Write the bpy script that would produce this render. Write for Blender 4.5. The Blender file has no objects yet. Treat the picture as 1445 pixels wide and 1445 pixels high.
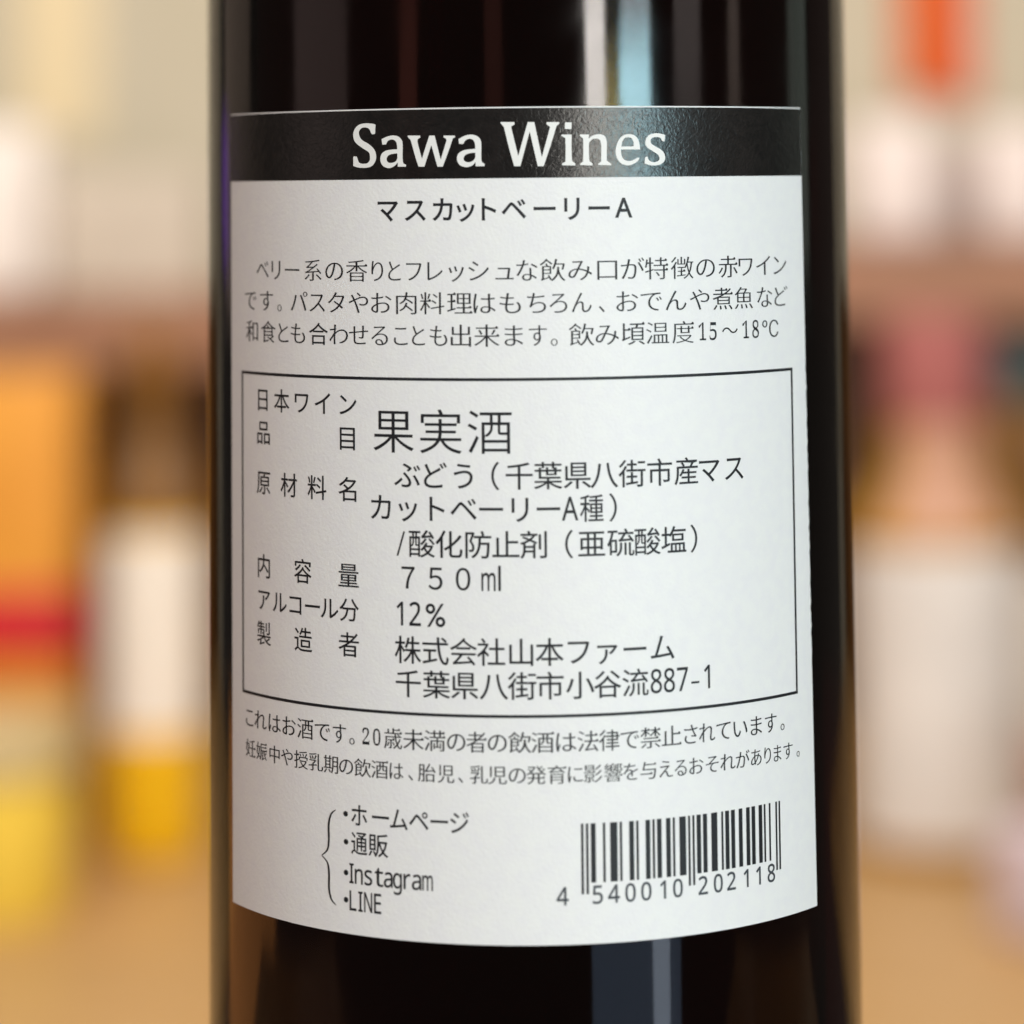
import bpy, bmesh, math, random
from mathutils import Matrix, Vector

random.seed(4)
SC = bpy.context.scene
COL = SC.collection
PI = math.pi

# ------------------------------------------------------------------ camera
cam_d = bpy.data.cameras.new("camera")
cam = bpy.data.objects.new("camera", cam_d)
COL.objects.link(cam)
rt = Vector((0.9999384, 0.00524732, -0.0097807))
up = Vector((0.01014121, -0.07375739, 0.99722465))
fw = Vector((-0.00451136, 0.99726241, 0.07380606))
M = Matrix.Identity(4)
for i in range(3):
    M[i][0] = rt[i]; M[i][1] = up[i]; M[i][2] = -fw[i]
M[0][3], M[1][3], M[2][3] = 0.0, -0.34368, 0.0
cam.matrix_world = M
cam_d.sensor_width = 36.0
cam_d.lens = 4120.08 / 1445.0 * 36.0
cam_d.shift_y = -(722.5 + 40.23) / 1445.0          # the picture is the lower crop of a taller frame
cam_d.clip_start = 0.02
cam_d.clip_end = 60.0
cam_d.dof.use_dof = True
cam_d.dof.focus_distance = 0.3105
cam_d.dof.aperture_fstop = 11.0
cam_d.dof.aperture_blades = 0
SC.camera = cam
SC.cycles.use_denoising = True

# ------------------------------------------------------------------ world, lamps, exposure
world = bpy.data.worlds.new("World")
SC.world = world
world.use_nodes = True
bgn = world.node_tree.nodes["Background"]
bgn.inputs[0].default_value = (1.0, 0.86, 0.74, 1)
bgn.inputs[1].default_value = 0.055
SC.view_settings.view_transform = 'Standard'
SC.view_settings.look = 'None'
SC.view_settings.exposure = 0.0
SC.view_settings.gamma = 1.0
SC.view_settings.use_curve_mapping = False


def area(name, loc, target, sx, sy, radiance, color):
    d = bpy.data.lights.new(name, 'AREA')
    d.shape = 'RECTANGLE'; d.size = sx; d.size_y = sy
    d.energy = radiance * PI * sx * sy
    d.color = color
    o = bpy.data.objects.new(name, d)
    COL.objects.link(o)
    o.location = loc
    o.rotation_euler = (Vector(target) - Vector(loc)).to_track_quat('-Z', 'Y').to_euler()
    return o


def strip(name, az0, az1, el0, el1, dist, radiance, color):
    """A lamp that stands upright round the bottle between two azimuths (degrees, 0 = towards the camera, + = right)."""
    az = math.radians((az0 + az1) / 2)
    z0, z1 = dist * math.tan(math.radians(el0)), dist * math.tan(math.radians(el1))
    zc = (z0 + z1) / 2
    w = 2 * dist * math.tan(math.radians((az1 - az0) / 2))
    loc = (dist * math.sin(az), -dist * math.cos(az), zc)
    return area(name, loc, (0, 0, zc), w, z1 - z0, radiance, color)


strip("window_white", 20.5, 27.2, -9, 30, 1.5, 17.0, (1.0, 0.93, 0.87))
strip("window_olive", 27.4, 32.0, -9, 2.6, 1.5, 5.0, (1.0, 0.74, 0.05))
strip("window_cyan", 32.2, 43.0, -9, 3.4, 1.5, 21.0, (0.54, 0.90, 1.0))
strip("window_grey", 33.0, 43.0, 3.6, 30, 1.5, 5.0, (0.90, 0.96, 1.0))
strip("low_blue_strip", 19.0, 50.0, -26, -12, 1.5, 0.7, (0.50, 0.70, 1.0))  # added lamp strip, gives the dim bluish reflection low on the glass
strip("low_pale_strip", 40.0, 46.0, -26, -12, 1.45, 2.6, (0.75, 0.85, 1.0))  # added lamp strip for the pale streak low on the glass
strip("left_glow", -88, -64, -3, 25, 1.5, 0.42, (1.0, 0.72, 0.66))  # the side glows are added lamps, there only to streak the glass
strip("left_back_glow", -134, -114, -3, 25, 1.5, 0.28, (1.0, 0.74, 0.56))
strip("left_amber_glow", -132, -100, -32, -12, 1.5, 0.75, (1.0, 0.36, 0.08))
strip("right_glow", 52, 62, 1.0, 25, 1.5, 0.9, (1.0, 0.85, 0.80))
strip("purple_gleam", -137, -131, -1.6, 1.6, 1.5, 0.6, (0.36, 0.08, 1.0))  # added lamp, tints a sliver of the bottle's left edge purple
strip("added_gleam_red", -44, -38, -1, 20, 1.6, 0.45, (1.0, 0.30, 0.22))  # invented strips from here on, extra faint streaks in the glass
strip("added_gleam_brown", -14, -8, 0, 20, 1.6, 0.28, (1.0, 0.34, 0.26))
strip("added_gleam_right", 74, 79, 0, 20, 1.6, 0.8, (1.0, 0.78, 0.66))
strip("added_gleam_edge", 104, 116, -2, 20, 1.6, 0.4, (0.85, 1.0, 0.85))
area("overhead_fill_front", (-0.75, -1.0, 1.15), (0, 0, -0.03), 0.9, 0.9, 4.9, (1.0, 0.93, 0.87))  # added fill lamp for the label, set too high to mirror in the glass
area("overhead_fill_right", (0.75, -1.0, 1.0), (0, 0, -0.05), 0.8, 0.8, 1.5, (0.86, 0.95, 1.0))  # added cool fill lamp for the label's right side
area("overhead_fill_back", (0.0, 0.72, 0.95), (0.0, 1.95, -0.22), 1.6, 0.7, 9.0, (1.0, 0.91, 0.78))  # added fill lamp that brightens the goods and wall behind

# ------------------------------------------------------------------ helpers
def mat(name, color, rough=0.5, **kw):
    m = bpy.data.materials.new(name)
    m.use_nodes = True
    b = m.node_tree.nodes["Principled BSDF"]
    b.inputs["Base Color"].default_value = (*color, 1)
    b.inputs["Roughness"].default_value = rough
    for k, v in kw.items():
        b.inputs[k.replace("_", " ")].default_value = v
    return m


def mottled(name, c0, c1, rough, scale, bump=0.0, bscale=None, stretch=(1, 1, 1), distortion=0.0, lo=0.35, hi=0.65, bdist=0.0002, **kw):
    """Principled with a noise-driven base colour between c0 and c1 and an optional fine bump."""
    m = mat(name, c0, rough, **kw)
    nt = m.node_tree; N = nt.nodes; Lk = nt.links
    b = N["Principled BSDF"]
    tc = N.new("ShaderNodeTexCoord"); mp = N.new("ShaderNodeMapping")
    mp.inputs["Scale"].default_value = stretch
    Lk.new(tc.outputs["Object"], mp.inputs["Vector"])
    n = N.new("ShaderNodeTexNoise")
    n.inputs["Scale"].default_value = scale; n.inputs["Detail"].default_value = 5
    n.inputs["Distortion"].default_value = distortion
    Lk.new(mp.outputs[0], n.inputs["Vector"])
    r = N.new("ShaderNodeValToRGB")
    r.color_ramp.elements[0].position = lo; r.color_ramp.elements[1].position = hi
    r.color_ramp.elements[0].color = (*c0, 1); r.color_ramp.elements[1].color = (*c1, 1)
    Lk.new(n.outputs["Fac"], r.inputs[0]); Lk.new(r.outputs[0], b.inputs["Base Color"])
    if bump:
        n2 = N.new("ShaderNodeTexNoise")
        n2.inputs["Scale"].default_value = bscale or scale; n2.inputs["Detail"].default_value = 3
        n2.inputs["Distortion"].default_value = distortion
        Lk.new(mp.outputs[0], n2.inputs["Vector"])
        bp = N.new("ShaderNodeBump")
        bp.inputs["Strength"].default_value = bump; bp.inputs["Distance"].default_value = bdist
        Lk.new(n2.outputs["Fac"], bp.inputs["Height"]); Lk.new(bp.outputs[0], b.inputs["Normal"])
    return m


def link(name, bm, m, parent=None, smooth=False, sharp=35):
    me = bpy.data.meshes.new(name)
    bmesh.ops.recalc_face_normals(bm, faces=bm.faces) if m is not INK_FLAG else None
    bm.to_mesh(me); bm.free()
    if smooth:
        me.polygons.foreach_set("use_smooth", [True] * len(me.polygons))
        me.set_sharp_from_angle(angle=math.radians(sharp))
    o = bpy.data.objects.new(name, me)
    COL.objects.link(o)
    if parent is not None:
        o.parent = parent
    return o


INK_FLAG = object()


def obj(name, bm, m, parent=None, smooth=False, sharp=35):
    o = link(name, bm, m, parent, smooth, sharp)
    o.data.materials.append(m)
    return o


def tag(o, label=None, cat=None, group=None, kind=None):
    if label: o["label"] = label
    if cat: o["category"] = cat
    if group: o["group"] = group
    if kind: o["kind"] = kind
    return o


def empty(name, loc, rz=0.0):
    o = bpy.data.objects.new(name, None)
    COL.objects.link(o)
    o.location = loc; o.rotation_euler = (0, 0, rz)
    o.empty_display_size = 0.02
    return o


def lathe(profile, seg=64, close=True, a0=0.0, a1=2 * PI):
    """profile: (radius, z) from bottom to top. A full turn, or a sector when a0..a1 is less than one."""
    bm = bmesh.new()
    full = abs(a1 - a0 - 2 * PI) < 1e-6
    n = seg if full else seg + 1
    rings = []
    for r, z in profile:
        if r < 1e-7:
            rings.append([bm.verts.new((0, 0, z))])
        else:
            rings.append([bm.verts.new((r * math.sin(a0 + (a1 - a0) * i / seg), -r * math.cos(a0 + (a1 - a0) * i / seg), z)) for i in range(n)])
    for A, B in zip(rings[:-1], rings[1:]):
        for i in range(seg):
            j = (i + 1) % n
            if len(A) == 1 and len(B) == 1: continue
            if len(A) == 1: bm.faces.new((A[0], B[j], B[i]))
            elif len(B) == 1: bm.faces.new((A[i], A[j], B[0]))
            else: bm.faces.new((A[i], A[j], B[j], B[i]))
    return bm


def box(sx, sy, z0, z1, bevel=0.003, cx=0.0, cy=0.0, seg=3):
    bm = bmesh.new()
    bmesh.ops.create_cube(bm, size=1)
    for v in bm.verts:
        v.co = Vector((cx + v.co.x * sx, cy + v.co.y * sy, z0 + (v.co.z + 0.5) * (z1 - z0)))
    if bevel:
        bmesh.ops.bevel(bm, geom=bm.edges[:], offset=bevel, segments=seg, affect='EDGES', profile=0.5)
    return bm


def smooth_profile(pts, n=8):
    out = []
    for i in range(len(pts) - 1):
        p0 = pts[max(i - 1, 0)]; p1 = pts[i]; p2 = pts[i + 1]; p3 = pts[min(i + 2, len(pts) - 1)]
        for k in range(n):
            t = k / n
            out.append(tuple(0.5 * (2 * p1[q] + (p2[q] - p0[q]) * t + (2 * p0[q] - 5 * p1[q] + 4 * p2[q] - p3[q]) * t * t
                                    + (3 * p1[q] - p0[q] - 3 * p2[q] + p3[q]) * t ** 3) for q in (0, 1)))
    out.append(pts[-1])
    return out


# ------------------------------------------------------------------ materials
M_GLASS = mat("dark_wine_glass", (0.95, 0.9, 0.88), 0.07, IOR=1.5, Transmission_Weight=1.0)
_nt = M_GLASS.node_tree                              # red wine behind dark glass: light dies within a few centimetres
_tc = _nt.nodes.new("ShaderNodeTexCoord"); _sm = _nt.nodes.new("ShaderNodeTexNoise"); _mr = _nt.nodes.new("ShaderNodeMapRange")
_sm.inputs["Scale"].default_value = 55; _sm.inputs["Detail"].default_value = 6; _sm.inputs["Distortion"].default_value = 0.8
_mr.inputs["From Min"].default_value = 0.40; _mr.inputs["From Max"].default_value = 0.72
_mr.inputs["To Min"].default_value = 0.055; _mr.inputs["To Max"].default_value = 0.15      # smears and dust on the glass
_nt.links.new(_tc.outputs["Object"], _sm.inputs["Vector"]); _nt.links.new(_sm.outputs["Fac"], _mr.inputs["Value"])
_nt.links.new(_mr.outputs[0], _nt.nodes["Principled BSDF"].inputs["Roughness"])
_wv = _nt.nodes.new("ShaderNodeTexNoise"); _wm = _nt.nodes.new("ShaderNodeMapping"); _wb = _nt.nodes.new("ShaderNodeBump")
_wm.inputs["Scale"].default_value = (1, 1, 0.35); _wv.inputs["Scale"].default_value = 60; _wv.inputs["Detail"].default_value = 1
_wb.inputs["Strength"].default_value = 0.25; _wb.inputs["Distance"].default_value = 0.0004        # the glass is never quite even
_nt.links.new(_tc.outputs["Object"], _wm.inputs["Vector"]); _nt.links.new(_wm.outputs[0], _wv.inputs["Vector"])
_nt.links.new(_wv.outputs["Fac"], _wb.inputs["Height"]); _nt.links.new(_wb.outputs[0], _nt.nodes["Principled BSDF"].inputs["Normal"])
_va = _nt.nodes.new("ShaderNodeVolumeAbsorption")
_va.inputs["Color"].default_value = (0.80, 0.10, 0.06, 1)
_va.inputs["Density"].default_value = 400.0
_nt.links.new(_va.outputs[0], _nt.nodes["Material Output"].inputs["Volume"])
M_CAPSULE = mat("capsule_foil", (0.05, 0.008, 0.015), 0.35)
M_PAPER = mottled("label_paper", (0.806, 0.801, 0.812), (0.829, 0.830, 0.818), 0.55, 760, bump=0.9, bscale=2700, bdist=0.00004)
M_BAND = mottled("black_varnish", (0.006, 0.006, 0.006), (0.011, 0.010, 0.0095), 0.27, 500, bump=0.5, bscale=1500, distortion=1.3, bdist=0.00009, IOR=1.52)
M_INK = mat("black_ink", (0.005, 0.006, 0.009), 0.6)
M_INK_GREY = mat("grey_ink", (0.045, 0.052, 0.062), 0.6)
M_WHITE_INK = mat("bare_white_lettering", (0.82, 0.82, 0.80), 0.55)

# ------------------------------------------------------------------ the wine bottle
BASE = -0.138                                   # what the bottle stands on
R_PHI = 37.5                                    # mm; label coordinates are arc length s and height z in mm
bottle = tag(empty("wine_bottle", (0, 0, BASE)),
             "large dark wine bottle in front with white printed label under a black header band", "wine bottle")


def lift(z):                                    # world mm -> the bottle's own height in m
    return z / 1000.0 - BASE


prof = smooth_profile([(0.0, 0.022), (0.012, 0.018), (0.024, 0.007), (0.029, 0.001), (0.0325, 0.0003), (0.0358, 0.0032), (0.03735, 0.008)], 6)
prof += [(0.03735, 0.008 + 0.182 * k / 24) for k in range(1, 25)]
prof += smooth_profile([(0.03735, 0.192), (0.0366, 0.201), (0.0325, 0.213), (0.0245, 0.224), (0.0178, 0.233), (0.0153, 0.245), (0.0145, 0.262)], 6)
obj("bottle_body", lathe(prof + [(0.0140, 0.285), (0.0138, 0.2978), (0.0, 0.2978)], 256), M_GLASS, bottle, True, 60)
obj("capsule", lathe([(0.0147, 0.249), (0.0147, 0.287), (0.0156, 0.2885), (0.0156, 0.2945), (0.0148, 0.2990), (0.0143, 0.2998), (0.0, 0.2998)], 96), M_CAPSULE, bottle, True, 40)


def wrap(s, z, r):
    a = s / R_PHI
    return (r * math.sin(a) / 1000.0, -r * math.cos(a) / 1000.0, lift(z))


R_PAPER, R_BACK, R_INK, R_INK2 = 37.50, 37.36, 37.53, 37.555
S_L, Z_T, Z_B = -40.33, 8.45, -77.60


def right_edge(z):
    t = (Z_T - z) / (Z_T - Z_B)
    j = 0.05 * math.sin(z * 5.1) + 0.04 * math.sin(z * 11.7 + 1) if -52 < z < -20 else 0.0
    return 34.85 + 0.75 * t + j


bm = bmesh.new()
NU, NV = 220, 130
grid = []
for j in range(NV + 1):
    z = Z_B + (Z_T - Z_B) * j / NV
    sr = right_edge(z)
    grid.append([bm.verts.new(wrap(S_L + (sr - S_L) * i / NU, z, R_PAPER)) for i in range(NU + 1)])
for j in range(NV):
    for i in range(NU):
        bm.faces.new((grid[j][i], grid[j][i + 1], grid[j + 1][i + 1], grid[j + 1][i]))
loop = [grid[0][i] for i in range(NU)] + [grid[j][NU] for j in range(NV)] + [grid[NV][i] for i in range(NU, 0, -1)] + [grid[j][0] for j in range(NV, 0, -1)]
back = []
for v in loop:
    k = R_BACK / R_PAPER
    back.append(bm.verts.new((v.co.x * k, v.co.y * k, v.co.z)))
for i in range(len(loop)):
    j = (i + 1) % len(loop)
    bm.faces.new((loop[i], back[i], back[j], loop[j]))
label = obj("back_label", bm, M_PAPER, bottle, True, 40)


def sheet(name, s0, s1, z0, z1, r, m, parent, right=None, nv=8):
    bm = bmesh.new()
    n = max(2, int(abs(s1 - s0) / 0.35))
    g = []
    for j in range(nv + 1):
        z = z0 + (z1 - z0) * j / nv
        e = right(z) if right else s1
        g.append([bm.verts.new(wrap(s0 + (e - s0) * i / n, z, r)) for i in range(n + 1)])
    for j in range(nv):
        for i in range(n):
            bm.faces.new((g[j][i], g[j][i + 1], g[j + 1][i + 1], g[j + 1][i]))
    return bm if name is None else obj(name, bm, m, parent, True)


band = sheet("header_band", S_L + 0.05, 34.8, 1.0, Z_T - 0.14, R_INK, M_BAND, label, right=lambda z: right_edge(z) - 0.06)
band["label"] = "glossy black header band with white lettering"


# ---- lettering: outlines -> (weight change) -> filled flat mesh -> wrapped round the label
def area2(p):
    return sum(p[i - 1][0] * p[i][1] - p[i][0] * p[i - 1][1] for i in range(len(p)))


def reweight(polys, dx, dy):
    """Move every outline edge outwards by dx (upright edges) or dy (level edges); negative = lighter strokes."""
    if not dx and not dy: return polys
    def inside(pt, poly):
        c = False
        for i in range(len(poly)):
            (x1, y1), (x2, y2) = poly[i - 1], poly[i]
            if (y1 > pt[1]) != (y2 > pt[1]) and pt[0] < (x2 - x1) * (pt[1] - y1) / (y2 - y1) + x1: c = not c
        return c
    out = []
    for a, p in enumerate(polys):
        q = []
        for v in p:
            if not q or math.hypot(v[0] - q[-1][0], v[1] - q[-1][1]) > 1e-4: q.append(v)
        if len(q) > 1 and math.hypot(q[0][0] - q[-1][0], q[0][1] - q[-1][1]) < 1e-4: q.pop()
        if len(q) < 3: continue
        depth = sum(inside(q[0], r) for b, r in enumerate(polys) if b != a)
        ccw = area2(q) > 0
        sign = (1 if ccw else -1) * (1 if depth % 2 == 0 else -1)     # + = right-hand normal points out of the ink
        n = len(q)
        nor = []
        for i in range(n):
            x1, y1 = q[i]; x2, y2 = q[(i + 1) % n]
            l = math.hypot(x2 - x1, y2 - y1)
            nx, ny = (y2 - y1) / l * sign, -(x2 - x1) / l * sign
            nor.append((nx, ny, nx * nx * dx + ny * ny * dy))
        r = []
        for i in range(n):
            n1, n2 = nor[i - 1], nor[i]
            det = n1[0] * n2[1] - n1[1] * n2[0]
            if abs(det) > 0.25:
                ox = (n1[2] * n2[1] - n2[2] * n1[1]) / det
                oy = (n1[0] * n2[2] - n2[0] * n1[2]) / det
            else:
                mx, my = n1[0] + n2[0], n1[1] + n2[1]
                l = math.hypot(mx, my) or 1.0
                d = (n1[2] + n2[2]) / 2
                ox, oy = mx / l * d, my / l * d
            m = 2.2 * max(abs(dx), abs(dy)); l = math.hypot(ox, oy)
            if l > m: ox, oy = ox * m / l, oy * m / l
            r.append((q[i][0] + ox, q[i][1] + oy))
        for _ in range(4):                                             # an edge that turned round is folded to its middle
            bad = False
            for i in range(n):
                j = (i + 1) % n
                ex, ey = q[j][0] - q[i][0], q[j][1] - q[i][1]
                fx, fy = r[j][0] - r[i][0], r[j][1] - r[i][1]
                if ex * fx + ey * fy < 0 and (fx or fy):
                    m = ((r[i][0] + r[j][0]) / 2, (r[i][1] + r[j][1]) / 2)
                    r[i] = r[j] = m; bad = True
            if not bad: break
        s = [v for i, v in enumerate(r) if math.hypot(v[0] - r[i - 1][0], v[1] - r[i - 1][1]) > 1e-5]
        out.append(s if len(s) > 2 else r)
    return out


_cache = {}


def glyph(ch):
    """Outline polygons of one character in em units."""
    if ch in _cache: return _cache[ch]
    cu = bpy.data.curves.new("glyph", 'FONT')
    cu.body = ch; cu.size = 1.0
    o = bpy.data.objects.new("glyph", cu)
    COL.objects.link(o)
    dg = bpy.context.evaluated_depsgraph_get()
    c2 = o.evaluated_get(dg).to_curve(dg)
    polys = []
    for sp in c2.splines:
        pts = sp.bezier_points
        p = []
        n = len(pts)
        for i in range(n):
            a, b = pts[i], pts[(i + 1) % n]
            A, B, C, D = a.co, a.handle_right, b.handle_left, b.co
            straight = a.handle_right_type == 'VECTOR' and b.handle_left_type == 'VECTOR'
            k = 1 if straight or ((B - A).cross(D - A).length < 1e-5 and (C - A).cross(D - A).length < 1e-5) else 6
            for t in range(k):
                t /= k; s = 1 - t
                v = A * s ** 3 + B * (3 * s * s * t) + C * (3 * s * t * t) + D * t ** 3
                p.append((v.x, v.y))
        if len(p) > 2: polys.append(p)
    o.to_curve_clear() if hasattr(o, "to_curve_clear") else None
    bpy.data.objects.remove(o)
    _cache[ch] = polys
    return polys


def fill(polys):
    """Filled bmesh of flat outlines (s, z), cut into narrow upright strips so that it can be bent."""
    cu = bpy.data.curves.new("ink", 'CURVE')
    cu.dimensions = '2D'; cu.fill_mode = 'BOTH'
    for p in polys:
        sp = cu.splines.new('POLY')
        sp.points.add(len(p) - 1)
        for i, v in enumerate(p): sp.points[i].co = (v[0], v[1], 0, 1)
        sp.use_cyclic_u = True
    o = bpy.data.objects.new("ink", cu)
    COL.objects.link(o)
    dg = bpy.context.evaluated_depsgraph_get()
    me = bpy.data.meshes.new_from_object(o.evaluated_get(dg))
    bpy.data.objects.remove(o)
    bm = bmesh.new(); bm.from_mesh(me); bpy.data.meshes.remove(me)
    xs = [v.co.x for v in bm.verts]
    x = math.floor(min(xs)) + 0.5
    while x < max(xs):
        bmesh.ops.bisect_plane(bm, geom=bm.verts[:] + bm.edges[:] + bm.faces[:], plane_co=(x, 0, 0), plane_no=(1, 0, 0))
        x += 1.0
    return bm


def bend(bm, r):
    for v in bm.verts: v.co = Vector(wrap(v.co.x, v.co.y, r))
    for f in bm.faces:
        f.normal_update()
        c = f.calc_center_median()
        if f.normal.x * c.x + f.normal.y * c.y < 0: f.normal_flip()
    return bm


def merge(dst, src):
    me = bpy.data.meshes.new("tmp"); src.to_mesh(me); src.free()
    dst.from_mesh(me); bpy.data.meshes.remove(me)


def ink_object(name, bms, m, parent):
    bm = bmesh.new()
    for b in bms: merge(bm, b)
    me = bpy.data.meshes.new(name); bm.to_mesh(me); bm.free()
    o = bpy.data.objects.new(name, me); COL.objects.link(o)
    o.parent = parent; me.materials.append(m)
    return o


LINES = [
  ('product_name', 'bold', 'マスカットベーリーA', 2.79, -2.22, [-15.15,-12.02,-9.01,-6.53,-4.05,-1.44,1.78,4.65,7.55,10.21]),
  ('description', 'mincho', 'ベリー系の香りとフレッシュな飲み口が特徴の赤ワイン', 2.56, -8.62, [-33.09,-30.63,-27.97,-24.81,-21.88,-18.96,-16.45,-14.43,-12.23,-9.88,-7.58,-5.2,-2.48,-0.14,2.55,5.45,8.34,11.12,13.82,16.81,19.71,22.65,25.11,27.78,30.52]),
  ('description', 'mincho', 'です。パスタやお肉料理はもちろん、おでんや煮魚など', 2.56, -12.0, [-35.55,-32.35,-30.04,-26.91,-24.22,-21.64,-18.78,-16.01,-13.1,-10.22,-7.23,-4.61,-1.91,0.84,3.12,5.58,7.7,10.47,13.16,16.04,18.91,21.89,24.79,27.91,30.63]),
  ('description', 'mincho', '和食とも合わせることも出来ます。飲み頃温度15〜18℃', 2.56, -15.37, [-35.28,-32.06,-29.42,-27.1,-24.08,-21.33,-18.79,-16.22,-13.75,-11.76,-9.55,-7.14,-4.39,-1.57,0.94,2.64,5.52,8.26,11.11,13.84,16.83,19.16,20.53,22.78,24.97,26.43,28.76]),
  ('details', 'light', '日本ワイン', 2.68, -22.7, [-33.13,-29.77,-26.58,-23.55,-20.18]),
  ('details', 'light', '品目', 2.75, -26.25, [-33.03,-20.27]),
  ('details', 'light', '果実酒', 5.0, -25.31, [-14.7,-9.41,-4.19]),
  ('details', 'light', 'ぶどう（千葉県八街市産マス', 3.05, -29.86, [-13.14,-10.01,-7.02,-3.64,-1.15,1.85,4.9,7.76,10.77,13.87,16.96,19.81,23.07]),
  ('details', 'light', 'カットベーリーA種）', 3.05, -33.29, [-16.22,-13.09,-9.86,-7.02,-4.11,-1.1,1.85,4.1,6.38,8.65]),
  ('details', 'light', '/酸化防止剤（亜硫酸塩）', 3.05, -36.93, [-13.91,-11.55,-8.6,-5.48,-2.61,0.26,3.96,6.34,9.44,12.4,15.38,17.76]),
  ('details', 'light', '７５０ml', 3.05, -40.44, [-13.11,-10.09,-7.12,-4.45,-3.29]),
  ('details', 'light', '12%', 3.07, -44.2, [-14.07,-12.36,-10.12]),
  ('details', 'light', '株式会社山本ファーム', 3.05, -47.91, [-13.2,-10.15,-7.15,-4.25,-1.12,1.82,4.83,7.86,10.84,13.92]),
  ('details', 'light', '千葉県八街市小谷流887-1', 3.05, -51.35, [-13.18,-10.08,-7.06,-3.99,-1.07,1.84,4.95,7.85,10.85,13.15,14.64,16.17,17.69,19.13]),
  ('details', 'light', '原材料名', 2.75, -31.62, [-33.07,-28.64,-24.4,-20.31]),
  ('details', 'light', '内容量', 2.75, -40.59, [-33.04,-26.52,-20.22]),
  ('details', 'light', 'アルコール分', 2.6, -44.17, [-32.99,-30.22,-27.66,-25.12,-22.76,-20.16]),
  ('details', 'light', '製造者', 2.75, -47.78, [-33.08,-26.49,-20.26]),
  ('warning', 'mincho2', 'これはお酒です。20歳未満の者の飲酒は法律で禁止されています。', 2.34, -57.09, [-36.04,-33.79,-31.18,-28.75,-26.24,-23.8,-21.51,-19.89,-18.16,-16.86,-14.96,-12.65,-10.3,-8,-5.85,-3.69,-1.35,1.01,3.43,5.71,7.97,10.15,12.44,14.81,17.06,19.04,21.13,23.38,25.61,27.81,29.67]),
  ('warning', 'mincho2', '妊娠中や授乳期の飲酒は、胎児、乳児の発育に影響を与えるおそれがあります。', 2.04, -60.39, [-35.83,-33.59,-31.2,-29.11,-26.91,-24.73,-22.66,-20.66,-18.6,-16.53,-14.59,-12.99,-11.19,-9.11,-7.56,-5.64,-3.7,-1.66,0.29,2.44,4.35,6.2,8.34,10.21,12.13,14.12,15.81,17.67,19.63,21.63,23.63,25.54,27.23,28.78,30.55,32.32]),
  ('links', 'light2', '・ホームページ', 2.55, -65.31, [-20.75,-19.05,-16.48,-14.37,-12.12,-9.88,-7.71]),
  ('links', 'light2', '・通販', 2.57, -68.18, [-20.72,-19.07,-16.76]),
  ('links', 'light2', '・Instagram', 2.56, -71.35, [-20.74,-20.04,-19.14,-17.97,-16.7,-15.62,-14.56,-13.48,-12.41,-11.2]),
  ('links', 'light2', '・LINE', 2.57, -74.14, [-20.76,-19.88,-18.95,-18.01,-16.88]),
  ('digits', 'ocr', '4', 2.3, -72.68, [2.89]),
  ('digits', 'ocr', '540010', 2.32, -72.65, [6.54,8.25,10.02,11.74,13.6,15.3]),
  ('digits', 'ocr', '202118', 2.35, -72.71, [18.29,20.17,21.86,23.84,25.59,27.51]),
]
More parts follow.
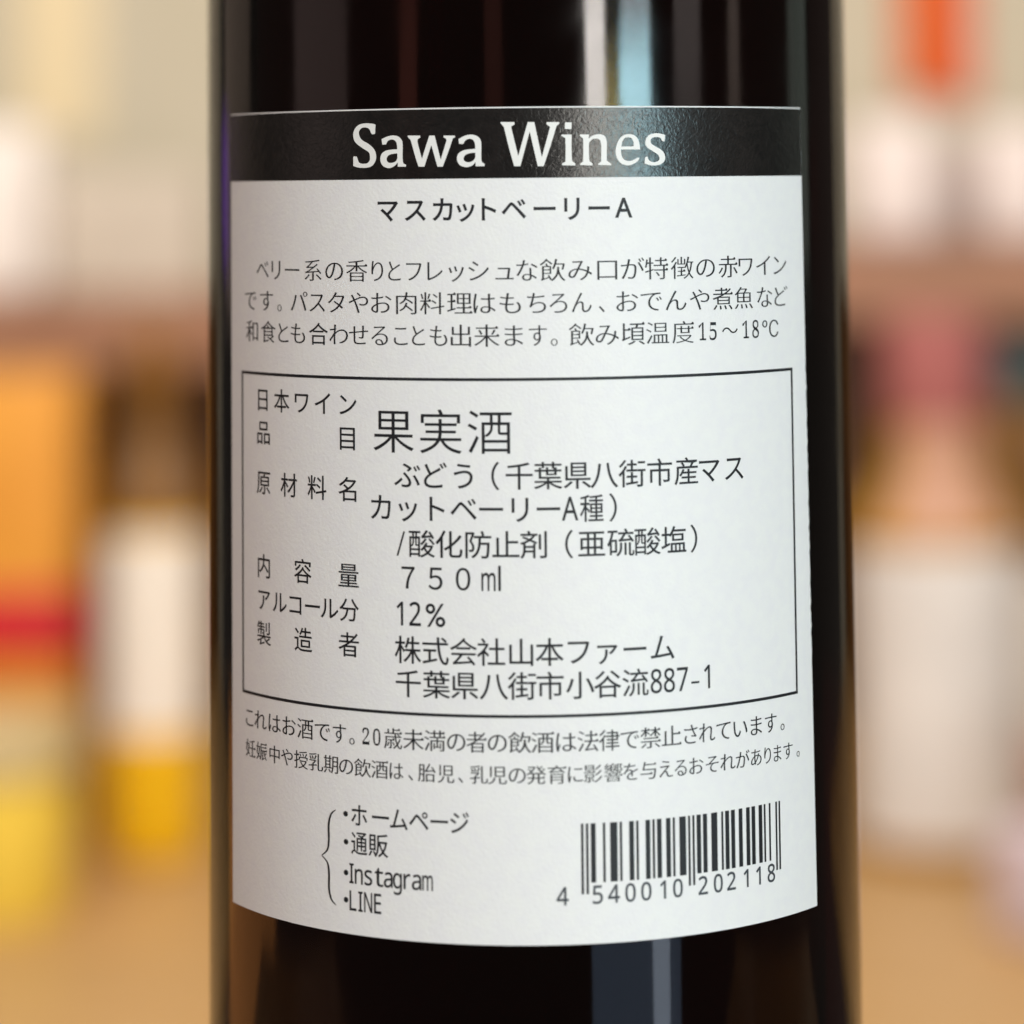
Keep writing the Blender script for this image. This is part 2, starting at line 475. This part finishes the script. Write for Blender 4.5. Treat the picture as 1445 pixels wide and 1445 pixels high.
TITLE = [
  [(-17.095,5.955,1),(-17.227,6.246,0),(-17.45,6.445,0),(-17.9,6.531,0),(-18.31,6.406,0),(-18.541,6.113,0),(-18.544,5.762,0),(-18.408,5.447,0),(-18.091,5.13,0),(-17.461,4.808,0),(-16.884,4.371,0),(-16.576,3.939,0),(-16.474,3.393,0),(-16.584,2.928,0),(-16.897,2.504,0),(-17.434,2.277,0),(-18.066,2.245,0),(-18.705,2.292,0),(-19.305,2.455,1),(-19.299,3.376,1),(-19.205,3.469,1),(-18.881,3.464,1),(-18.808,3.37,1),(-18.655,2.954,0),(-18.427,2.733,0),(-17.973,2.673,0),(-17.521,2.745,0),(-17.25,3.053,0),(-17.229,3.403,0),(-17.289,3.754,0),(-17.512,3.991,0),(-18.097,4.311,0),(-18.826,4.79,0),(-19.147,5.147,0),(-19.283,5.618,0),(-19.215,6.125,0),(-18.906,6.589,0),(-18.444,6.853,0),(-17.761,6.958,0),(-17.133,6.923,0),(-16.644,6.843,0),(-16.539,6.74,1),(-16.589,5.884,1),(-16.696,5.785,1),(-16.962,5.79,1)],
  [(-15.82,5.249,1),(-15.21,5.489,0),(-14.521,5.617,0),(-13.925,5.515,0),(-13.547,5.214,0),(-13.381,4.747,0),(-13.393,3.275,0),(-13.313,2.654,1),(-12.979,2.496,1),(-13.022,2.31,1),(-13.949,2.321,1),(-13.946,2.778,1),(-14.288,2.434,0),(-14.717,2.222,0),(-15.148,2.196,0),(-15.666,2.411,0),(-15.943,2.842,0),(-15.965,3.308,0),(-15.788,3.733,0),(-15.307,4.022,0),(-14.703,4.122,0),(-13.995,4.151,1),(-14.017,4.523,0),(-14.117,4.913,0),(-14.353,5.134,0),(-14.695,5.193,0),(-15.084,5.044,0),(-15.303,4.682,1),(-15.737,4.665,1)],
  [(-13.998,3.725,1),(-14.535,3.677,0),(-15.009,3.529,0),(-15.227,3.221,0),(-15.186,2.91,0),(-14.885,2.728,0),(-14.371,2.784,0),(-14.097,2.974,0),(-13.985,3.244,1)],
  [(-12.814,5.475,1),(-12.746,5.574,1),(-11.421,5.555,1),(-11.357,5.376,1),(-11.654,5.187,1),(-11.674,4.8,0),(-11.211,3.093,1),(-10.859,4.17,0),(-10.375,5.539,1),(-9.792,5.531,1),(-9.153,2.991,1),(-8.676,4.451,0),(-8.512,4.989,0),(-8.55,5.182,1),(-8.813,5.34,1),(-8.811,5.517,1),(-7.609,5.501,1),(-7.571,5.323,1),(-7.817,5.211,1),(-8.282,3.906,0),(-8.934,2.264,1),(-9.512,2.27,1),(-10.164,4.547,1),(-10.955,2.287,1),(-11.595,2.294,1),(-11.974,3.412,0),(-12.418,4.965,0),(-12.566,5.2,1)],
  [(-7.216,5.126,1),(-6.725,5.389,0),(-6.173,5.56,0),(-5.624,5.553,0),(-5.157,5.37,0),(-4.887,5.059,0),(-4.79,4.557,0),(-4.803,3.172,0),(-4.752,2.71,1),(-4.443,2.491,1),(-4.484,2.261,1),(-5.403,2.271,1),(-5.415,2.717,1),(-5.731,2.375,0),(-6.202,2.203,0),(-6.595,2.207,0),(-7.066,2.389,0),(-7.339,2.777,0),(-7.374,3.278,0),(-7.174,3.661,0),(-6.737,3.926,0),(-6.186,4.035,0),(-5.426,4.087,1),(-5.453,4.565,0),(-5.59,4.952,0),(-5.863,5.124,0),(-6.177,5.128,0),(-6.492,4.963,0),(-6.692,4.618,1),(-7.142,4.624,1)],
  [(-5.43,3.679,1),(-5.954,3.647,0),(-6.427,3.498,0),(-6.665,3.193,0),(-6.629,2.885,0),(-6.355,2.712,0),(-5.923,2.723,0),(-5.609,2.912,0),(-5.434,3.179,1)],
  [(-2.775,6.805,1),(-2.697,6.858,1),(-1.284,6.842,1),(-1.271,6.596,1),(-1.581,6.407,1),(-1.584,6.099,0),(-0.918,3.285,1),(0.039,6.582,0),(0.157,6.827,1),(0.789,6.821,1),(1.545,3.145,1),(2.346,5.945,0),(2.412,6.33,1),(2.083,6.563,1),(2.085,6.81,1),(3.4,6.799,1),(3.413,6.629,1),(3.124,6.401,1),(2.564,4.635,0),(1.728,2.199,1),(1.111,2.205,1),(0.302,5.849,1),(-0.713,2.222,1),(-1.352,2.229,1),(-1.911,4.294,0),(-2.393,6.338,1)],
  [(4.059,6.763,1),(4.72,6.758,1),(4.697,6.119,1),(4.618,6.05,1),(3.997,6.07,1),(4.003,6.625,1)],
  [(3.601,5.357,1),(3.657,5.488,1),(4.705,5.48,1),(4.673,4.002,0),(4.712,2.694,1),(5.075,2.437,1),(5.042,2.245,1),(3.66,2.281,1),(3.662,2.457,1),(4.013,2.662,1),(4.051,4.007,0),(4.025,5.123,1)],
  [(5.523,5.366,1),(5.603,5.496,1),(6.544,5.467,1),(6.499,5.028,1),(6.896,5.333,0),(7.451,5.484,0),(7.926,5.458,0),(8.258,5.248,0),(8.412,4.861,0),(8.447,4.437,0),(8.409,2.741,1),(8.923,2.352,1),(8.882,2.237,1),(7.491,2.286,1),(7.492,2.402,1),(7.812,2.63,1),(7.844,3.978,0),(7.797,4.634,0),(7.603,4.982,0),(7.248,5.046,0),(6.892,4.971,0),(6.533,4.604,1),(6.518,3.372,0),(6.565,2.679,1),(6.901,2.422,1),(6.859,2.23,1),(5.565,2.287,1),(5.567,2.433,1),(5.882,2.646,1),(5.922,3.992,0),(5.911,5.07,1)],
  [(12.073,3.875,1),(9.989,3.887,1),(9.999,3.424,0),(10.179,2.96,0),(10.541,2.726,0),(11.029,2.684,0),(11.523,2.858,0),(11.855,3.049,1),(12.019,2.948,1),(11.934,2.755,1),(11.518,2.449,0),(10.942,2.237,0),(10.453,2.24,0),(9.93,2.46,0),(9.533,2.964,0),(9.381,3.66,0),(9.511,4.353,0),(9.842,5.008,0),(10.333,5.391,0),(10.904,5.489,0),(11.475,5.363,0),(11.841,4.998,0),(12,4.572,0),(12.1,4.03,1)],
  [(10.033,4.196,1),(11.05,4.19,0),(11.402,4.227,1),(11.367,4.652,0),(11.184,5.04,0),(10.818,5.18,0),(10.41,5.082,0),(10.145,4.697,0)],
  [(14.609,4.756,1),(14.484,5.027,0),(14.146,5.168,0),(13.637,5.146,0),(13.339,4.954,0),(13.293,4.683,0),(13.458,4.411,0),(13.961,4.137,0),(14.594,3.747,0),(14.888,3.358,0),(14.967,2.931,0),(14.79,2.544,0),(14.358,2.276,0),(13.763,2.186,0),(13.174,2.221,0),(12.575,2.388,1),(12.642,3.021,1),(12.769,3.113,1),(12.952,3.097,1),(13.056,2.787,0),(13.347,2.576,0),(13.852,2.534,0),(14.237,2.741,0),(14.284,3.012,0),(14.118,3.323,0),(13.615,3.635,0),(13.032,3.987,0),(12.744,4.336,0),(12.708,4.724,0),(12.881,5.149,0),(13.262,5.442,0),(13.897,5.572,0),(14.492,5.516,0),(14.979,5.399,1),(14.926,4.755,1),(14.839,4.701,1)],
]

SERIF_DIGIT, SANS_DIGIT, SANS_UP, SANS_LOW = 0x1D7CE, 0x1D7E2, 0x1D5A0, 0x1D5BA
# style: weight change across upright strokes, across level strokes (em), widest glyph cell (em)
STYLE = {'bold': (0.016, 0.016, 1.02), 'light': (0.004, 0.003, 1.02), 'light2': (0.006, 0.006, 1.0),
         'mincho': (-0.001, -0.011, 1.12), 'mincho2': (0.003, -0.007, 1.08), 'ocr': (0.012, 0.012, 1.0)}


def serifed(polys):
    """The small triangle that a printed serif face puts on the right end of each level stroke."""
    out = []
    for p in polys:
        n = len(p); q = []
        for i in range(n):
            z, a, b, c = p[i - 1], p[i], p[(i + 1) % n], p[(i + 2) % n]
            q.append(a)
            if abs(a[0] - b[0]) < 0.012 and 0.035 < abs(a[1] - b[1]) < 0.1 and abs(z[1] - a[1]) < 0.012 and abs(b[1] - c[1]) < 0.012 \
                    and a[0] - z[0] > 0.1 and b[0] - c[0] > 0.1:
                t = max(a[1], b[1]); x = max(a[0], b[0])
                tri = [(x - 0.10, t), (x - 0.035, t + 0.062), (x + 0.02, t)]
                if a[1] > b[1]:
                    q.pop(); q += tri
                else:
                    q += tri[::-1]
                    p = p[:]; p[(i + 1) % n] = (x - 0.101, t) if (i + 1) % n else p[0]
        out.append(q)
    return out


def ink_area(polys):
    def inside(pt, poly):
        c = False
        for i in range(len(poly)):
            (x1, y1), (x2, y2) = poly[i - 1], poly[i]
            if (y1 > pt[1]) != (y2 > pt[1]) and pt[0] < (x2 - x1) * (pt[1] - y1) / (y2 - y1) + x1: c = not c
        return c
    t = 0.0
    for a, p in enumerate(polys):
        d = sum(inside(p[0], r) for k, r in enumerate(polys) if k != a)
        t += abs(area2(p)) / 2 * (1 if d % 2 == 0 else -1)
    return t


def set_line(style, text, em, z, ss):
    dx, dy, wide = STYLE[style]
    if em > 4: dx, dy = -0.005, -0.004                                # the large heading has no heavier strokes than the rest
    out = bmesh.new()
    for i, (ch, s) in enumerate(zip(text, ss)):
        gaps = [abs(ss[j] - s) for j in (i - 1, i + 1) if 0 <= j < len(ss)]
        gap = sum(gaps) / len(gaps) if gaps else em
        latin = ord(ch) < 128
        src = ch
        if latin:
            if ch.isdigit(): src = chr((SERIF_DIGIT if style.startswith('mincho') else SANS_DIGIT) + int(ch))
            elif ch.isupper(): src = chr(SANS_UP + ord(ch) - 65)
            elif ch.islower(): src = chr(SANS_LOW + ord(ch) - 97)
        g0 = glyph(src)
        if not g0: continue
        tries = []
        for k, w in enumerate((1.0, 0.85, 0.7, 0.5, 0.3, 0.0)):
            p = serifed(g0) if style.startswith('mincho') and 0x4E00 <= ord(ch) <= 0x9FFF and k < 5 else g0
            if latin and style.startswith('mincho'): p = reweight(p, -0.030 * w, 0.008 * w)
            elif ch in '/-': p = reweight(p, -0.022 * w, -0.020 * w)
            elif latin and style != 'bold': p = reweight(p, *((0.012 * w, 0.012 * w) if style == 'ocr' else (0.006 * w, 0.006 * w)))
            else: p = reweight(p, dx * w, dy * w)
            x0 = min(v[0] for q in p for v in q); x1 = max(v[0] for q in p for v in q)
            y0 = min(v[1] for q in p for v in q); y1 = max(v[1] for q in p for v in q)
            xc = (x0 + x1) / 2
            if latin:
                ky = em * (1.10 if style in ('light', 'light2') else 1.0)
                if style == 'ocr': kx = em * 0.98; ky = em * 1.08
                elif style == 'bold': kx = em * 1.0
                elif style.startswith('mincho'): kx = em * 0.86
                elif ch == '%': kx = em * 1.08
                elif ch == '/': kx = em * 1.35; ky = em * 1.22
                elif ch == '-': kx = em * 1.5
                elif ch == 't': kx = em * 1.15
                else: kx = em * (0.86 if style == 'light' else 0.92 if ch.islower() else 0.80)
                if ch.isalpha() and ch != 't': kx = min(kx, gap * 0.95 / max(x1 - x0, 0.05)) if style != 'bold' else kx
                if ch == 'm' and style == 'light': kx = em * 0.62
                yc = 0.357
            else:
                cell = min(em * wide, gap * 1.06) if style.startswith('mincho') or style == 'light2' else min(em * wide, gap * 1.16)
                if ch in '。、（）・': cell = em * (0.9 if style.startswith('mincho') else 1.0)
                if ch in '７５０': cell = em * 0.92
                kx = cell; ky = em; yc = 0.38
                if style == 'bold': kx = min(em * 1.0, gap * 1.12)
            grow = abs(ink_area(p) - ink_area(g0)) / ink_area(g0)
            tries.append((p, xc, yc, kx, ky, grow, w))
            if k == 0: frame = (xc, yc, kx, ky)
        for p in tries:
            xc, yc, kx, ky = frame
            q = [[(s + (v[0] - xc) * kx, z + (v[1] - yc) * ky) for v in r] for r in p[0]]
            f = fill(q)
            want = ink_area(q)
            got = sum(t.calc_area() for t in f.faces)
            if p[5] < 0.40 and 0.985 < got / want < 1.08: break
        merge(out, f)
    return bend(out, R_INK)


def rounded(pts):
    """Smooth closed outline; a point flagged 1 stays a corner."""
    n = len(pts); out = []
    for i in range(n):
        p1, p2 = pts[i], pts[(i + 1) % n]
        if p1[2] and p2[2]:
            out.append(p1[:2]); continue
        p0 = p1 if p1[2] else pts[i - 1]
        p3 = p2 if p2[2] else pts[(i + 2) % n]
        for k in range(5):
            t = k / 5
            out.append(tuple(0.5 * (2 * p1[q] + (p2[q] - p0[q]) * t + (2 * p0[q] - 5 * p1[q] + 4 * p2[q] - p3[q]) * t * t
                                    + (3 * p1[q] - p0[q] - 3 * p2[q] + p3[q]) * t ** 3) for q in (0, 1)))
    return out


title = ink_object("heading_lettering", [bend(fill([rounded(t) for t in TITLE]), R_INK2)], M_WHITE_INK, label)
parts = {}
for part, style, text, em, z, ss in LINES:
    parts.setdefault(part, []).append(set_line(style, text, em, z, ss))
ink_object("product_name_lettering", parts['product_name'], M_INK, label)
ink_object("description_lettering", parts['description'], M_INK, label)
ink_object("details_lettering", parts['details'], M_INK, label)
ink_object("warning_lettering", parts['warning'], M_INK, label)
ink_object("link_list_lettering", parts['links'], M_INK, label)

# frame round the details
FL, FR, FT, FB, LW = -37.62, 32.44, -19.92, -54.45, 0.31
ink_object("details_frame", [bend(b, R_INK) for b in (
    fill([[(FL, FT - LW / 2), (FR, FT - LW / 2), (FR, FT + LW / 2), (FL, FT + LW / 2)]]),
    fill([[(FL, FB - LW / 2), (FR, FB - LW / 2), (FR, FB + LW / 2), (FL, FB + LW / 2)]]),
    fill([[(FL, FB + LW / 2), (FL + LW, FB + LW / 2), (FL + LW, FT - LW / 2), (FL, FT - LW / 2)]]),
    fill([[(FR - LW, FB + LW / 2), (FR, FB + LW / 2), (FR, FT - LW / 2), (FR - LW, FT - LW / 2)]]))], M_INK, label)

# brace left of the link list
half = smooth_profile([(-22.05, -65.05), (-22.65, -65.55), (-22.98, -66.6), (-22.98, -68.3), (-23.2, -69.3), (-23.95, -69.95)], 6)
wid = [0.06 + 0.20 * math.sin(PI * i / (len(half) - 1)) ** 0.8 for i in range(len(half))]
centre = half + [(s, -139.9 - z) for s, z in reversed(half[:-1])]
wid = wid + list(reversed(wid[:-1]))
left, right = [], []
for i, (s, z) in enumerate(centre):
    a = centre[max(i - 1, 0)]; b = centre[min(i + 1, len(centre) - 1)]
    l = math.hypot(b[0] - a[0], b[1] - a[1])
    nx, nz = -(b[1] - a[1]) / l, (b[0] - a[0]) / l
    left.append((s + nx * wid[i] / 2, z + nz * wid[i] / 2)); right.append((s - nx * wid[i] / 2, z - nz * wid[i] / 2))
ink_object("brace_mark", [bend(fill([left + right[::-1]]), R_INK)], M_INK, label)

# barcode 4 540010 202118
LC = ['0001101', '0011001', '0010011', '0111101', '0100011', '0110001', '0101111', '0111011', '0110111', '0001011']
code = "4540010202118"
bits = [('101', True)]
for d, par in zip(code[1:7], "LGLLGG"):
    p = LC[int(d)]
    if par == 'G': p = ''.join('10'[int(c)] for c in p)[::-1]
    bits.append((p, False))
bits.append(('01010', True))
for d in code[7:]: bits.append((''.join('10'[int(c)] for c in LC[int(d)]), False))
bits.append(('101', True))
mods = [(c == '1', g) for p, g in bits for c in p]
U0, U1 = 4.86, 29.06
mw = (U1 - U0) / 95
rects = []; i = 0
while i < 95:
    if mods[i][0]:
        j = i
        while j < 95 and mods[j][0] and mods[j][1] == mods[i][1]: j += 1
        zb = -72.55 if mods[i][1] else -71.42
        rects.append([(U0 + i * mw, zb), (U0 + j * mw, zb), (U0 + j * mw, -65.42), (U0 + i * mw, -65.42)])
        i = j
    else: i += 1
ink_object("barcode", [bend(fill(rects), R_INK)], M_INK, label)
ink_object("barcode_digits", parts['digits'], M_INK_GREY, label)

# ------------------------------------------------------------------ setting
M_TABLE = mottled("table_wood", (0.45, 0.265, 0.105), (0.52, 0.315, 0.135), 0.45, 9, stretch=(1, 8, 1), distortion=0.6)
M_COUNTER = mottled("counter_wood", (0.20, 0.10, 0.045), (0.28, 0.15, 0.07), 0.4, 30, stretch=(1, 7, 1), distortion=0.6)
M_WALL = mottled("cream_plaster", (0.58, 0.52, 0.40), (0.64, 0.57, 0.45), 0.8, 6)
M_PANEL = mottled("brown_panel_wood", (0.085, 0.032, 0.005), (0.14, 0.056, 0.009), 0.5, 8, stretch=(6, 1, 1), distortion=0.5)
M_SHELF = mottled("shelf_wood", (0.29, 0.135, 0.078), (0.37, 0.18, 0.105), 0.5, 10, stretch=(1, 6, 6), distortion=0.5)

TABLE = -0.445
tag(obj("back_table", box(3.0, 1.4, TABLE - 0.04, TABLE, 0.004, 0, 1.75), M_TABLE), kind="structure")
tag(obj("counter", box(0.5, 0.155, BASE - 0.03, BASE, 0.003, 0, -0.025), M_COUNTER), kind="structure")
tag(obj("back_wall", box(4.0, 0.1, -1.2, 1.6, 0, 0, 2.35), M_WALL), kind="structure")
tag(obj("lower_wall_panel", box(3.0, 0.03, TABLE, -0.095, 0.002, 0, 2.285 - 0.15), M_PANEL), kind="structure")


def shelf(name, x0, x1, z0, z1, label):
    root = empty(name, ((x0 + x1) / 2, 2.03, z1))
    tag(root, label, "shelf")
    obj("board", box(x1 - x0, 0.17, z0 - z1 + 0.012, 0, 0.004, 0, 0.0), M_SHELF, root)
    return root


shelf("wall_shelf", -0.62, -0.20, -0.150, -0.082, "brown wooden shelf board left of the bottle holding pale cartons")
shelf("wall_shelf", 0.20, 0.62, -0.120, -0.047, "brown wooden shelf board right of the bottle holding pinkish white packages")

# ------------------------------------------------------------------ goods left of the bottle
M_LABELW = mottled("cream_label_paper", (0.80, 0.73, 0.66), (0.86, 0.79, 0.72), 0.6, 40)
M_AMBER = mat("amber_glass", (0.80, 0.45, 0.004), 0.2)
M_NECK_SHADE = mat("neck_shade_brown", (0.17, 0.068, 0.004), 0.4)  # upper glass painted darker, against the backlit glow lower down
M_DKAMBER = mat("dark_amber_glass", (0.22, 0.085, 0.004), 0.2)


def bottle_small(name, loc, r, h_body, h_sh, h_neck, rn, glass, capm, label, z0, z1, la, cat, group=None):
    root = tag(empty(name, loc), label, cat, group)
    pr = [(0.0, 0.004), (r * 0.75, 0.003), (r * 0.85, 0.0), (r * 0.96, 0.002), (r, 0.008)]
    pr += [(r, 0.008 + (h_body - 0.008) * k / 6) for k in range(1, 7)]
    pr += smooth_profile([(r, h_body), (r * 0.9, h_body + (h_sh - h_body) * 0.4), (rn * 1.25, h_body + (h_sh - h_body) * 0.85), (rn, h_sh)], 6)[1:]
    pr += [(rn, h_neck), (0, h_neck)]
    obj("glass_body", lathe(pr, 64), glass, root, True, 50)
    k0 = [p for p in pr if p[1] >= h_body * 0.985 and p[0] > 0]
    obj("neck_shade", lathe([(q[0] + 0.0004, q[1]) for q in k0], 64), M_NECK_SHADE, root, True, 50)  # thin shell that carries the painted shade of neck and shoulder
    obj("cap", lathe([(rn * 1.08, h_neck - 0.03), (rn * 1.12, h_neck - 0.028), (rn * 1.12, h_neck + 0.004), (rn, h_neck + 0.006), (0, h_neck + 0.006)], 48), capm, root, True, 40)
    a = math.radians(la)
    lr = r + 0.0006
    obj("paper_label", lathe([(lr, z0), (lr + 0.0003, (z0 + z1) / 2), (lr, z1)], 40, a0=-a, a1=a), M_LABELW, root, True)
    return root


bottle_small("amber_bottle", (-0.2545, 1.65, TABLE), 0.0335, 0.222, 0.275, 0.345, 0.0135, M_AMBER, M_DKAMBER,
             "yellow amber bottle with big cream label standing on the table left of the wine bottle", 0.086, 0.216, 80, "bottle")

carton = tag(empty("orange_carton", (-0.372, 1.74, TABLE)), "tall bright orange carton with a red band at the left picture edge", "carton")
obj("carton_body", box(0.112, 0.08, 0, 0.318, 0.006), mottled("orange_card", (0.66, 0.26, 0.022), (0.76, 0.33, 0.035), 0.5, 12), carton, True)
obj("red_band", box(0.1135, 0.0815, 0.121, 0.172, 0.003), mat("red_card", (0.58, 0.014, 0.022), 0.5), carton, True)
tub = tag(empty("yellow_tub", (-0.334, 1.50, TABLE)), "round yellow tub with greyish tan lid in front of the orange carton", "tub")
obj("tub_body", lathe([(0, 0), (0.043, 0), (0.046, 0.004), (0.050, 0.094), (0, 0.094)], 64), mat("yellow_plastic", (0.95, 0.69, 0.09), 0.4), tub, True)
obj("lid", lathe([(0.0515, 0.088), (0.053, 0.09), (0.053, 0.118), (0.050, 0.123), (0, 0.123)], 64), mat("tan_plastic", (0.52, 0.40, 0.20), 0.4), tub, True)

SHL, SHR = -0.082, -0.047
o = obj("white_package", box(0.07, 0.08, 0, 0.135, 0.012), mottled("pink_white_paper", (0.84, 0.76, 0.73), (0.88, 0.81, 0.78), 0.6, 30), None, True)
o.location = (-0.418, 1.99, SHL); tag(o, "pinkish white rounded package on the left shelf at the picture edge", "package")
o = obj("beige_box", box(0.125, 0.07, 0, 0.098, 0.005), mottled("beige_card", (0.54, 0.47, 0.40), (0.60, 0.52, 0.44), 0.7, 20), None, True)
o.location = (-0.318, 2.02, SHL); tag(o, "greyish beige cardboard box on the left shelf beside the white package", "box")
o = obj("cream_poster", box(0.075, 0.002, 0, 0.30, 0), mat("cream_poster_paper", (0.88, 0.72, 0.46), 0.6))
o.location = (-0.425, 2.2985, 0.05); tag(o, "warm cream paper poster on the wall above the left shelf", "poster")

# ------------------------------------------------------------------ goods right of the bottle
jar = tag(empty("amber_jar", (0.274, 1.65, TABLE)), "wide amber jar with dusty pink lid and large white label on the table", "jar")
r = 0.060
pr = [(0, 0.004), (r * 0.85, 0.0), (r * 0.96, 0.003), (r, 0.012)] + [(r, 0.012 + 0.18 * k / 6) for k in range(1, 7)]
pr += smooth_profile([(r, 0.192), (r * 0.93, 0.215), (0.042, 0.236), (0.033, 0.248)], 6)[1:] + [(0.033, 0.290), (0, 0.290)]
obj("glass_body", lathe(pr, 72), mat("jar_amber_glass", (0.42, 0.20, 0.005), 0.2), jar, True, 50)
obj("neck_paper", lathe([(0.0575, 0.214), (0.0445, 0.236), (0.0355, 0.249), (0.0348, 0.266), (0.0345, 0.292)], 48, a0=-0.75, a1=0.75), mat("tan_pink_paper", (0.50, 0.27, 0.18), 0.6), jar, True)
obj("lid", lathe([(0.0352, 0.286), (0.0358, 0.290), (0.0358, 0.350), (0.033, 0.356), (0, 0.356)], 64), mat("dusty_pink_cloth", (0.34, 0.10, 0.095), 0.7), jar, True)
obj("paper_label", lathe([(r + 0.0006, 0.014), (r + 0.001, 0.12), (r + 0.0006, 0.205)], 48, a0=-1.45, a1=1.45), mottled("white_label_paper", (0.62, 0.59, 0.585), (0.72, 0.69, 0.685), 0.6, 18), jar, True)
bottle_small("teal_capped_bottle", (0.360, 1.82, TABLE), 0.040, 0.20, 0.262, 0.318, 0.0245, M_DKAMBER, mat("teal_grey_cap", (0.055, 0.085, 0.095), 0.5),
             "dark amber bottle with teal grey cap behind the jar at the right picture edge", 0.03, 0.165, 80, "bottle")
o = obj("lavender_box", box(0.075, 0.075, 0, 0.064, 0.006), mottled("lavender_card", (0.60, 0.50, 0.58), (0.66, 0.56, 0.64), 0.6, 30), None, True)
o.location = (0.322, 1.42, TABLE); o.rotation_euler = (0, 0, 0.6); tag(o, "small pale lavender box on the table in front of the amber jar", "box")
pinkw = mottled("pale_pink_paper", (0.78, 0.68, 0.67), (0.84, 0.74, 0.73), 0.6, 30)
o = obj("white_package", box(0.068, 0.07, 0, 0.098, 0.014), pinkw, None, True)
o.location = (0.290, 1.99, SHR); tag(o, "pinkish white package on the right shelf just beside the wine bottle", "package")
o = obj("white_package", box(0.062, 0.07, 0, 0.094, 0.014), pinkw, None, True)
o.location = (0.388, 1.99, SHR); tag(o, "pinkish white package on the right shelf under the orange banner at the picture edge", "package")
o = obj("grey_box", box(0.05, 0.05, 0, 0.080, 0.004), mottled("greyish_pink_card", (0.50, 0.42, 0.40), (0.56, 0.47, 0.45), 0.7, 30), None, True)
o.location = (0.338, 2.06, SHR); tag(o, "greyish pink box between the two white packages on the right shelf", "box")

o = obj("pinkish_brown_box", box(0.06, 0.06, 0, 0.05, 0.006), mat("pinkish_brown_card", (0.50, 0.29, 0.25), 0.6), None, True)
o.location = (0.335, 1.43, TABLE + 0.064); o.rotation_euler = (0, 0, 0.3); tag(o, "small pinkish brown box on top of the pale lavender box", "box")

ban = tag(empty("orange_banner", (0.374, 2.2985, 0.075)), "orange and coral cloth banner hanging on the wall above the right shelf", "banner")


def cloth(x0, x1, z0, z1, y):
    bm = bmesh.new(); n = 16; V = []
    for k in (0, 1):
        V.append([[bm.verts.new((x0 + (x1 - x0) * i / n, y - 0.003 * k - 0.004 * (1 + math.sin(i * 1.1)) * k, z)) for i in range(n + 1)] for z in (z0, z1)])
    for i in range(n):
        bm.faces.new((V[1][0][i], V[1][0][i + 1], V[1][1][i + 1], V[1][1][i]))
        bm.faces.new((V[0][0][i + 1], V[0][0][i], V[0][1][i], V[0][1][i + 1]))
        bm.faces.new((V[0][0][i], V[0][0][i + 1], V[1][0][i + 1], V[1][0][i]))
        bm.faces.new((V[0][1][i + 1], V[0][1][i], V[1][1][i], V[1][1][i + 1]))
    for e in (0, n):
        bm.faces.new((V[0][0][e], V[1][0][e], V[1][1][e], V[0][1][e]))
    return bm


obj("orange_panel", cloth(-0.036, 0.002, 0.006, 0.3, 0), mat("orange_cloth", (0.80, 0.16, 0.002), 0.8), ban, True)
obj("coral_panel", cloth(0.0025, 0.032, 0.0, 0.3, 0), mat("coral_cloth", (0.85, 0.24, 0.13), 0.8), ban, True)
